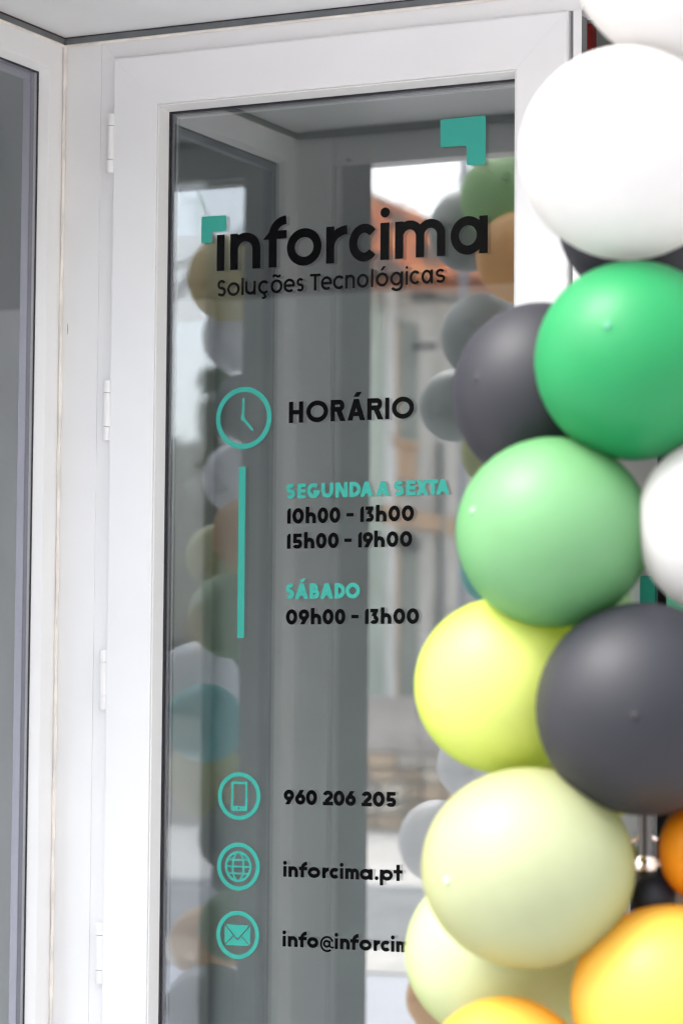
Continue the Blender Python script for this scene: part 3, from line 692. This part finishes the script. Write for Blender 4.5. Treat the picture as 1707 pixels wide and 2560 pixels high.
MIR = [  # centre, radii, colour, label, extra depth   (as seen in the door glass)
 (1155, 452, 101, 104, 'fern', 'small green balloon at the top of the nearer garland strand', .02),
 (1070, 529, 87, 95, 'grey', 'small grey balloon high on the nearer garland strand, beside the green one', .14),
 (1190, 590, 98, 106, 'amber', 'small amber balloon below the green one of the nearer strand', -.06),
 (1105, 772, 96, 99, 'grey', 'small grey balloon under the amber one of the nearer strand', .05),
 (1045, 931, 87, 84, 'grey', 'small grey balloon jutting out at the middle of the nearer strand', .10),
 (1132, 1040, 77, 78, 'olive', 'small olive balloon of the nearer strand, below the grey pair', .0),
 (1170, 1180, 80, 80, 'grey', 'small grey balloon of the nearer strand between olive and teal', .05),
 (1129, 1312, 74, 76, 'teal', 'small teal balloon of the nearer strand', .0),
 (1185, 1440, 82, 82, 'amber', 'small amber balloon below the teal one of the nearer strand', .03),
 (1150, 1600, 82, 82, 'grey', 'small grey balloon low on the nearer strand', .05),
 (1082, 1757, 80, 82, 'lilac', 'small pale lilac balloon low on the nearer strand', .06),
 (1001, 1932, 87, 95, 'lilac', 'small pale lilac balloon jutting out near the foot of the nearer strand', .0),
 (1120, 2060, 85, 85, 'grey', 'small grey balloon beside the lilac ones of the nearer strand', .06),
 (1006, 2292, 76, 80, 'amber', 'small amber balloon at the foot of the nearer strand', .0),
 (527, 638, 98, 102, 'straw', 'small straw coloured balloon at the top of the farther garland strand', .0),
 (540, 772, 78, 81, 'lilac', 'small lilac balloon below the amber one of the farther strand', .06),
 (565, 934, 73, 80, 'grey', 'small grey balloon high on the farther strand', .02),
 (547, 1098, 84, 84, 'lilac', 'small lilac balloon at the middle of the farther strand', .06),
 (562, 1225, 78, 82, 'amber', 'small amber balloon at the middle of the farther strand', -.03),
 (496, 1277, 70, 73, 'olive', 'small olive balloon beside the amber one of the farther strand', .08),
 (528, 1414, 98, 98, 'fern', 'small dark green balloon of the farther strand', -.05),
 (452, 1571, 98, 98, 'lilac', 'small lilac balloon under the dark green one of the farther strand', .05),
 (468, 1660, 92, 91, 'teal', 'small teal balloon of the farther strand', -.08),
 (470, 1785, 80, 92, 'olive', 'small olive balloon below the teal one of the farther strand', .03),
 (526, 1923, 73, 78, 'grey', 'small grey balloon low on the farther strand', -.02),
 (548, 2008, 65, 68, 'grey', 'smallest grey balloon low on the farther strand', .07),
 (532, 2125, 80, 82, 'fern', 'small dark green balloon low on the farther strand', -.03),
 (470, 2166, 83, 85, 'amber', 'small amber balloon low on the farther strand', .06),
 (482, 2312, 108, 98, 'grey', 'larger grey balloon at the foot of the farther strand', -.04),
]
for x, y, rx, ry_, c, lab, dz in MIR:
    V = plane_hit(x * K, y * K, 1, 1.27 + dz); dist = (V - CAM).dot(FWD); r = (rx + ry_) / 2 * K * dist / FPX
    balloon(mirrored(V), r, rx * 2 / (rx + ry_), ry_ * 2 / (rx + ry_), c, lab, BACKG)

STR = mat('nylon_cord', (.55, .55, .55), .5)
def cord(idx, label):
    pts = []
    for x, y, rx, ry_, c, lab, dz in idx: pts.append(mirrored(plane_hit(x * K, y * K, 1, 1.27 + dz)))
    pts.sort(key=lambda p: -p.z); a, b = pts[0], pts[-1]
    line_ = [Vector((a.x, -1.0, 2.55))] + [p.lerp(a.lerp(b, (a.z - p.z) / (a.z - b.z)), .6) for p in pts] + [Vector((b.x, b.y, GZ + .12))]
    tag(MB().tube(line_, .0015, 6).build('garland_cord', STR), label, 'cord', 'cords carrying the two garland strands')
cord(MIR[:14], 'thin cord threaded through the nearer strand of small balloons')
cord(MIR[14:], 'thin cord threaded through the farther strand of small balloons')
# garland stand: pole, clamp and hook glimpsed between the balloons
st = thing('balloon_stand', 'slim dark metal stand pole with a shiny clamp among the lower balloons', 'stand')
SD = 3.50
def sp_(u, v): return CAM + ray(u, v) * SD
base = sp_(1612, 2150); bx_, by_ = base.x, base.y
MB().tube([(bx_, by_, GZ + .14), (bx_, by_, sp_(1612, 2175).z)], .0125, 16).build('pole', mat('dark_pole', (.035, .025, .022), .25, metal=.8), st, smooth=True)
MB().tube([(bx_, by_, sp_(1612, 2175).z), (bx_, by_, sp_(1612, 1760).z)], .009, 14).build('inner_pole', mat('grey_pole', (.12, .11, .11), .3, metal=.8), st, smooth=True)
CHR = mat('chrome_orange_reflection', (.85, .70, .62), .12, metal=1)  # copper tint is the orange balloon's reflection put into the chrome colour
MB().tube([(bx_, by_, sp_(1612, z).z) for z in (2176, 2172, 2146, 2140)], [.0125, .0145, .0145, .012], 18).build('clamp', CHR, st, smooth=True)
MB().tube([(bx_, by_, sp_(1612, 2160).z), tuple(Vector((bx_, by_, sp_(1612, 2160).z)) - RT * .022)], [.004, .0065], 12).build('clamp_screw', CHR, st, smooth=True)
MB().tube([(bx_, by_, sp_(1612, 2160).z), tuple(Vector((bx_, by_, sp_(1612, 2156).z)) + RT * .020)], [.004, .004], 12).build('wing_knob', CHR, st, smooth=True)
hk = [Vector((bx_, by_, 0)) + RT * a + Vector((0, 0, sp_(1612, z).z)) for a, z in ((-.018, 2105), (-.009, 2094), (-.001, 2087), (.007, 2090), (.014, 2100))]
MB().tube(hk, .0028, 8).build('hook', CHR, st, smooth=True)
MB().tube([(bx_, by_, GZ + .121), (bx_, by_, GZ + .135), (bx_, by_, GZ + .15)], [.16, .155, .03], 28).build('base_plate', DK, st, smooth=True)

# ------------------------------------------------------------------ the other side of the street (real things, seen mirrored in the glass)
HW = mat('house_plaster', (.52, .49, .45), .85, .2, var=.20, vscale=.9, bump=.2, bscale=5)
HG = mat('house_green_render', (.46, .52, .45), .85, .2, var=.12, vscale=1.3)
TILE = mat('clay_tile', (.40, .15, .07), .8, .2, col2=(.33, .15, .09), vscale=.9, ramp=(.35, .65))
OCH = mat('ochre_trim', (.52, .33, .20), .8, .2, var=.15, vscale=2)
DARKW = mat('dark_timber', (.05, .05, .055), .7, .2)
WIN = mat('shutter_grey', (.20, .22, .19), .6, .3, var=.1)
hd = ray(3200, 1690); hd = Vector((hd.x, hd.y, 0)).normalized()          # run of the house wall, as reflected
hn = Vector((hd.y, -hd.x, 0))                                            # its outward side (towards the right in the image)
H0 = plane_hit(900, 1690, 1, YW + 2.5)
H0 = Vector((H0.x, H0.y, 0))
def wall_uv(u, v, off=0.0):
    """image point -> reflected house wall point"""
    d = ray(u, v); n = Vector((-hd.y, hd.x, 0)); p0 = H0 + n * off
    t_ = (p0 - CAM).dot(n) / d.dot(n); return CAM + d * t_
NW = Vector((-hd.y, hd.x, 0))
if NW.dot(CAM - H0) < 0: NW = -NW
def mprism(name, m_, uvs, off, th, parent=None):
    """polygon drawn on the house wall, off metres in front of it, th thick (backwards)"""
    pts = []
    for u, v in uvs:
        d = ray(u, v); p0 = H0 + NW * off; t_ = (p0 - CAM).dot(NW) / d.dot(NW); pts.append(CAM + d * t_)
    pts = [mirrored(p) for p in pts]; q = mirrored(-NW * th) - mirrored(Vector((0, 0, 0)))
    return MB().prism(pts, q).build(name, m_, parent)
house = thing('house', 'old plastered house with a clay tile roof across the street', 'house')
base_v = 2000
def rect_uv(u0, u1, v0, v1, sl=None):
    def s(u, v): return v
    def vv(u, v): return v + (1690 - v) * (u - u0) / (3200 - u0)       # lines run to the vanishing point of the wall
    return [(u0, v0), (u1, vv(u1, v0)), (u1, vv(u1, v1)), (u0, v1)]
def piece(name, m_, u0, u1, v0, v1, off, th): return mprism(name, m_, rect_uv(u0, u1, v0, v1), off, th, house)
mprism('wall', HW, [(840, 660), (1500, 690), (1500, 1800), (840, 1900)], 0, .3, house)
piece('green_panel', HG, 840, 962, 720, 1890, .03, .02)
piece('white_quoin', mat('quoin', (.70, .70, .68), .85, .2, var=.08, vscale=2), 964, 990, 715, 1890, .05, .04)
piece('window', WIN, 998, 1046, 797, 1235, .035, .03)
piece('ochre_jamb', OCH, 991, 997.5, 810, 1890, .06, .04)
piece('ochre_band', OCH, 962, 1300, 1262, 1305, .08, .06)
piece('window_sill', OCH, 990, 1050, 1092, 1106, .12, .1)
piece('plaster_scar', OCH, 994, 1040, 1112, 1195, .04, .004)
piece('window', WIN, 999, 1046, 1365, 1890, .036, .03)
piece('lintel_beam', DARKW, 1000, 1050, 1340, 1372, .10, .07)  # dark beam across the top of the lower opening
mprism('bracket', DARKW, [(1079, 739), (1148, 741), (1148, 754), (1079, 752)], .3, .27, house)
mprism('bracket', DARKW, [(1079, 858), (1094, 858), (1094, 873), (1079, 872)], .3, .27, house)
piece('downpipe', mat('pipe', (.25, .25, .25), .6), 1106, 1113, 1100, 1890, .1, .06)
mprism('cornice', HW, [(840, 690), (1500, 715), (1500, 730), (840, 704)], .30, .28, house)
# roof: a sloping plane with barrel tiles, falling away to the right
E1 = wall_uv(840, 690); E2 = wall_uv(1388, 690)
def wp(u, v, off):
    d = ray(u, v); p0 = H0 + NW * off; t_ = (p0 - CAM).dot(NW) / d.dot(NW); return CAM + d * t_
e1, e2, r1, r2 = wp(820, 690, .55), wp(1400, 725, .55), wp(820, 447, -3.2), wp(1300, 652, -1.0)
rf = MB().prism([mirrored(p) for p in (e1, e2, r2, r1)], (0, 0, -.12)).build('roof', TILE, house)
tl = MB(); 
for k in range(9):
    t_ = PI * k / 8; tl.v.append((math.cos(t_) * .12, -.26, math.sin(t_) * .09))
for k in range(9):
    t_ = PI * k / 8; tl.v.append((math.cos(t_) * .10, .26, math.sin(t_) * .075))
tl.f = [(k, k + 1, k + 10, k + 9) for k in range(8)] + [tuple(range(9))]
tile0 = None
TS = [mat('tile_%s' % n_, c_, .85, .2, var=.15, vscale=4) for n_, c_ in (('orange', (.46, .115, .022)), ('brown', (.22, .075, .03)), ('dark', (.08, .04, .03)), ('pale', (.52, .20, .06)))]
tiles = []
for q in TS:
    o = tl.build('tile', q, rf); tiles.append(o)
for o in tiles: o.data.materials.clear() if False else None
run = (mirrored(e2) - mirrored(e1)); L = run.length
first = {}
NC = 30
for i in range(NC):
    for j in range(9):
        s_, t_ = (i + .5) / NC, (j + .5) / 9
        a_ = mirrored(e1).lerp(mirrored(e2), s_); b_ = mirrored(r1).lerp(mirrored(r2), s_)
        if i > NC * .62: continue
        p = a_.lerp(b_, t_) + Vector((0, 0, .03)); dv = (b_ - a_).normalized(); rr = run.normalized(); up_ = rr.cross(dv)
        if up_.z < 0: up_ = -up_
        sx_ = dv.cross(up_)
        wdt = (L / NC) / .24; lng = ((b_ - a_).length / 9) / .50
        mm = Matrix(((sx_.x * wdt, dv.x * lng, up_.x * 2, p.x), (sx_.y * wdt, dv.y * lng, up_.y * 2, p.y), (sx_.z * wdt, dv.z * lng, up_.z * 2, p.z), (0, 0, 0, 1)))
        q_ = math.sin(i * .8 + j * .6) + math.sin(j * 1.5 - i * .5 + 1) + random.uniform(-.5, .5); k = 2 if q_ < -1.0 else 1 if q_ < -.1 else 0 if q_ < 1.1 else 3
        if k not in first: first[k] = 1; o = tiles[k]; o.matrix_local = mm
        else: copy_into(tiles[k], rf, mm)
# stone retaining wall
STN = [mat('stone_%s' % n_, c_, .9, .2, var=.18, vscale=5, bump=.5, bscale=8) for n_, c_ in (('sand', (.66, .48, .33)), ('grey', (.52, .45, .40)), ('pale', (.76, .65, .54)), ('brown', (.44, .32, .23)))]
sw_y = YW; zt = plane_hit(1000, 1742, 1, YW).z; zr = plane_hit(1000, 1880, 1, YW).z
stw = thing('stone_wall', 'low rubble stone wall in front of the old house across the street', 'wall')
xa = plane_hit(860, 1690, 1, sw_y).x; xb = plane_hit(1340, 1690, 1, sw_y).x
rw = ry(sw_y)
box('wall_core', mat('mortar', (.30, .27, .24), .95, .1, var=.1, vscale=6), (xa - 6, xb + 4, rw - .5, rw - .03, GZ, zt - .01), stw)
box('rendered_band', mat('wall_render', (.52, .46, .43), .9, .2, var=.14, vscale=2.5, bump=.3, bscale=9), (xa - 6, xb + 4, rw - .08, rw + .015, zr, zt), stw)
stones = []
for q in STN:
    mb = MB(); mb.box(-.5, .5, 0, .1, -.5, .5); o = mb.build('stone', q, stw, bevel=.06); stones.append(o)
seen = set(); z = GZ + .02; row = 0
while z < zr - .05:
    hgt = random.uniform(.14, .24); hgt = min(hgt, zr - z); x = xa - .2
    while x < xb + .2:
        wd = random.uniform(.2, .52); k = random.choice((0, 0, 1, 2, 2, 3))
        mm = Matrix.Translation((x + wd / 2, rw - .03, z + hgt / 2)) @ Matrix.Rotation(random.uniform(-.05, .05), 4, 'Y') @ Matrix.Diagonal((wd - .03, random.uniform(.4, .9), max(.05, hgt - .03), 1))
        if k in seen: copy_into(stones[k], stw, mm)
        else: seen.add(k); stones[k].matrix_local = mm
        x += wd
    z += hgt
# lamp post and overhead wires
lpv = plane_hit(1153, 1690, 1, 27); lp_ = mirrored(lpv)
lpt = thing('street_pole', 'slim grey utility pole carrying wires across the street', 'pole')
MB().tube([(lp_.x, lp_.y, GZ), (lp_.x, lp_.y, 3), (lp_.x, lp_.y, 8.4)], [.06, .055, .045], 12).build('shaft', mat('pole_grey', (.30, .30, .34), .6), lpt, smooth=True)
for zz in (6.9, 7.5): MB().tube([(lp_.x - .12, lp_.y, zz), (lp_.x + .12, lp_.y, zz)], .05, 8).build('insulator', mat('insul', (.25, .25, .3), .5), lpt, smooth=True)
WIRE = mat('wire', (.12, .12, .13), .6)
def wire(label, ua, va, ub, vb, y, r):
    a, b = mirrored(plane_hit(ua, va, 1, y)), mirrored(plane_hit(ub, vb, 1, y))
    a2, b2 = a + (a - b) * .8, b + (b - a) * .3
    pts = [a2.lerp(b2, k / 12) - Vector((0, 0, 1)) * (4 * .25 * (k / 12) * (1 - k / 12)) for k in range(13)]
    tag(MB().tube(pts, r, 6).build('overhead_wire', WIRE, None, smooth=True), label, 'wire', 'overhead wires across the street')
wire('upper of the two thin wires above the tiled roof', 926, 478, 1150, 418, 26.5, .012)
wire('lower of the two thin wires above the tiled roof', 926, 500, 1150, 440, 26.5, .010)
wire('steep upper wire above the trees', 430, 622, 607, 545, 26, .020)
wire('level wire above the trees', 430, 668, 470, 664, 26, .016)
wire('lowest wire above the trees', 430, 698, 468, 684, 26, .022)
# trees behind the left part of the street
LEAF = [mat('leaf_dark', (.07, .11, .06), .6, .3), mat('leaf_mid', (.10, .16, .08), .6, .3), mat('leaf_light', (.14, .20, .10), .6, .3)]
BARK = mat('bark', (.10, .08, .06), .9, .2, bump=.5, bscale=20)
def tree(px, d, top_z, rad, label, conifer=False, n=4200):
    V = plane_hit(px, 1690, 1, d); P = mirrored(V); P.z = GZ
    t = thing('pine_tree' if conifer else 'tree', label, 'tree', 'trees across the street')
    t.location = P; H = top_z - GZ
    MB().tube([(0, 0, 0), (.05, 0, H * .4), (.0, .05, H * .8)], [.18, .13, .04], 8).build('trunk', BARK, t, smooth=True)
    tri = [MB(), MB(), MB()]
    clumps = []
    for k in range(26):
        if conifer: zc = random.uniform(.15, 1.0); rr = rad * (1.05 - zc) ; 
        else: zc = random.uniform(.2, .93); rr = rad * math.sqrt(max(.06, 1 - ((zc - .5) / .52) ** 2))
        a = random.uniform(0, 2 * PI); q = rr * random.uniform(.2, .85)
        clumps.append(Vector((q * math.cos(a), q * math.sin(a), zc * H)))
    for k in range(n):
        c = random.choice(clumps); s_ = rad * (.16 if conifer else .30)
        p = c + Vector((random.gauss(0, s_), random.gauss(0, s_), random.gauss(0, s_ * .9)))
        if p.z > H * 1.02: p.z = H * random.uniform(.9, 1.0)
        a = Vector((random.gauss(0, 1), random.gauss(0, 1), random.gauss(0, 1))).normalized(); b = a.cross(Vector((random.gauss(0, 1), random.gauss(0, 1), random.gauss(0, 1)))).normalized()
        l = random.uniform(.08, .17)
        tri[random.choice((0, 0, 1, 1, 2))].quad(p - a * l, p + b * l * .6, p + a * l, p - b * l * .6)
    for mb_, lm in zip(tri, LEAF): o = mb_.build('crown', lm, t)
for px, d, tz, rad, lab, cf in ((395, 31, 5.0, 1.7, 'broad green tree at the left end of the row across the street', False), (470, 33, 5.2, 1.8, 'broad green tree second from the left across the street', False),
        (560, 32, 4.9, 1.6, 'broad green tree beside the narrow conifer across the street', False), (534, 29, 5.7, .55, 'narrow pointed conifer standing above the other trees', True),
        (640, 34, 5.2, 1.8, 'broad green tree at the right end of the row across the street', False), (300, 32, 4.9, 1.9, 'broad green tree left of all the others across the street', False)):
    tree(px, d, tz, rad, lab, cf)
hg = MB()
for k in range(6000):
    V = plane_hit(random.uniform(200, 760), 1690, 1, random.uniform(29.6, 31)); P = mirrored(V); P.z = GZ + random.uniform(.9, 2.2) - .75
    a = Vector((random.gauss(0, 1), random.gauss(0, 1), random.gauss(0, 1))).normalized(); b = a.cross(Vector((0, 0, 1))).normalized(); l = .12
    hg.quad(P - a * l, P + b * l * .6, P + a * l, P - b * l * .6)
tag(hg.build('hedge_foliage', LEAF[1]), 'low green hedge growing under the trees', 'hedge', kind='stuff')
# far hills keep the horizon closed
hl = MB(); pts = []
for k in range(81):
    x = -260 + k * 6.5; pts.append((x, -330, 3 + 5 * math.sin(k * .21) + 3 * math.sin(k * .57 + 1)))
for k in range(80): hl.quad((pts[k][0], -330, GZ - .5), (pts[k + 1][0], -330, GZ - .5), pts[k + 1], pts[k])
hl.build('hills', mat('hill_green', (.09, .12, .09), .9, .1, var=.2, vscale=.05))['kind'] = 'structure'
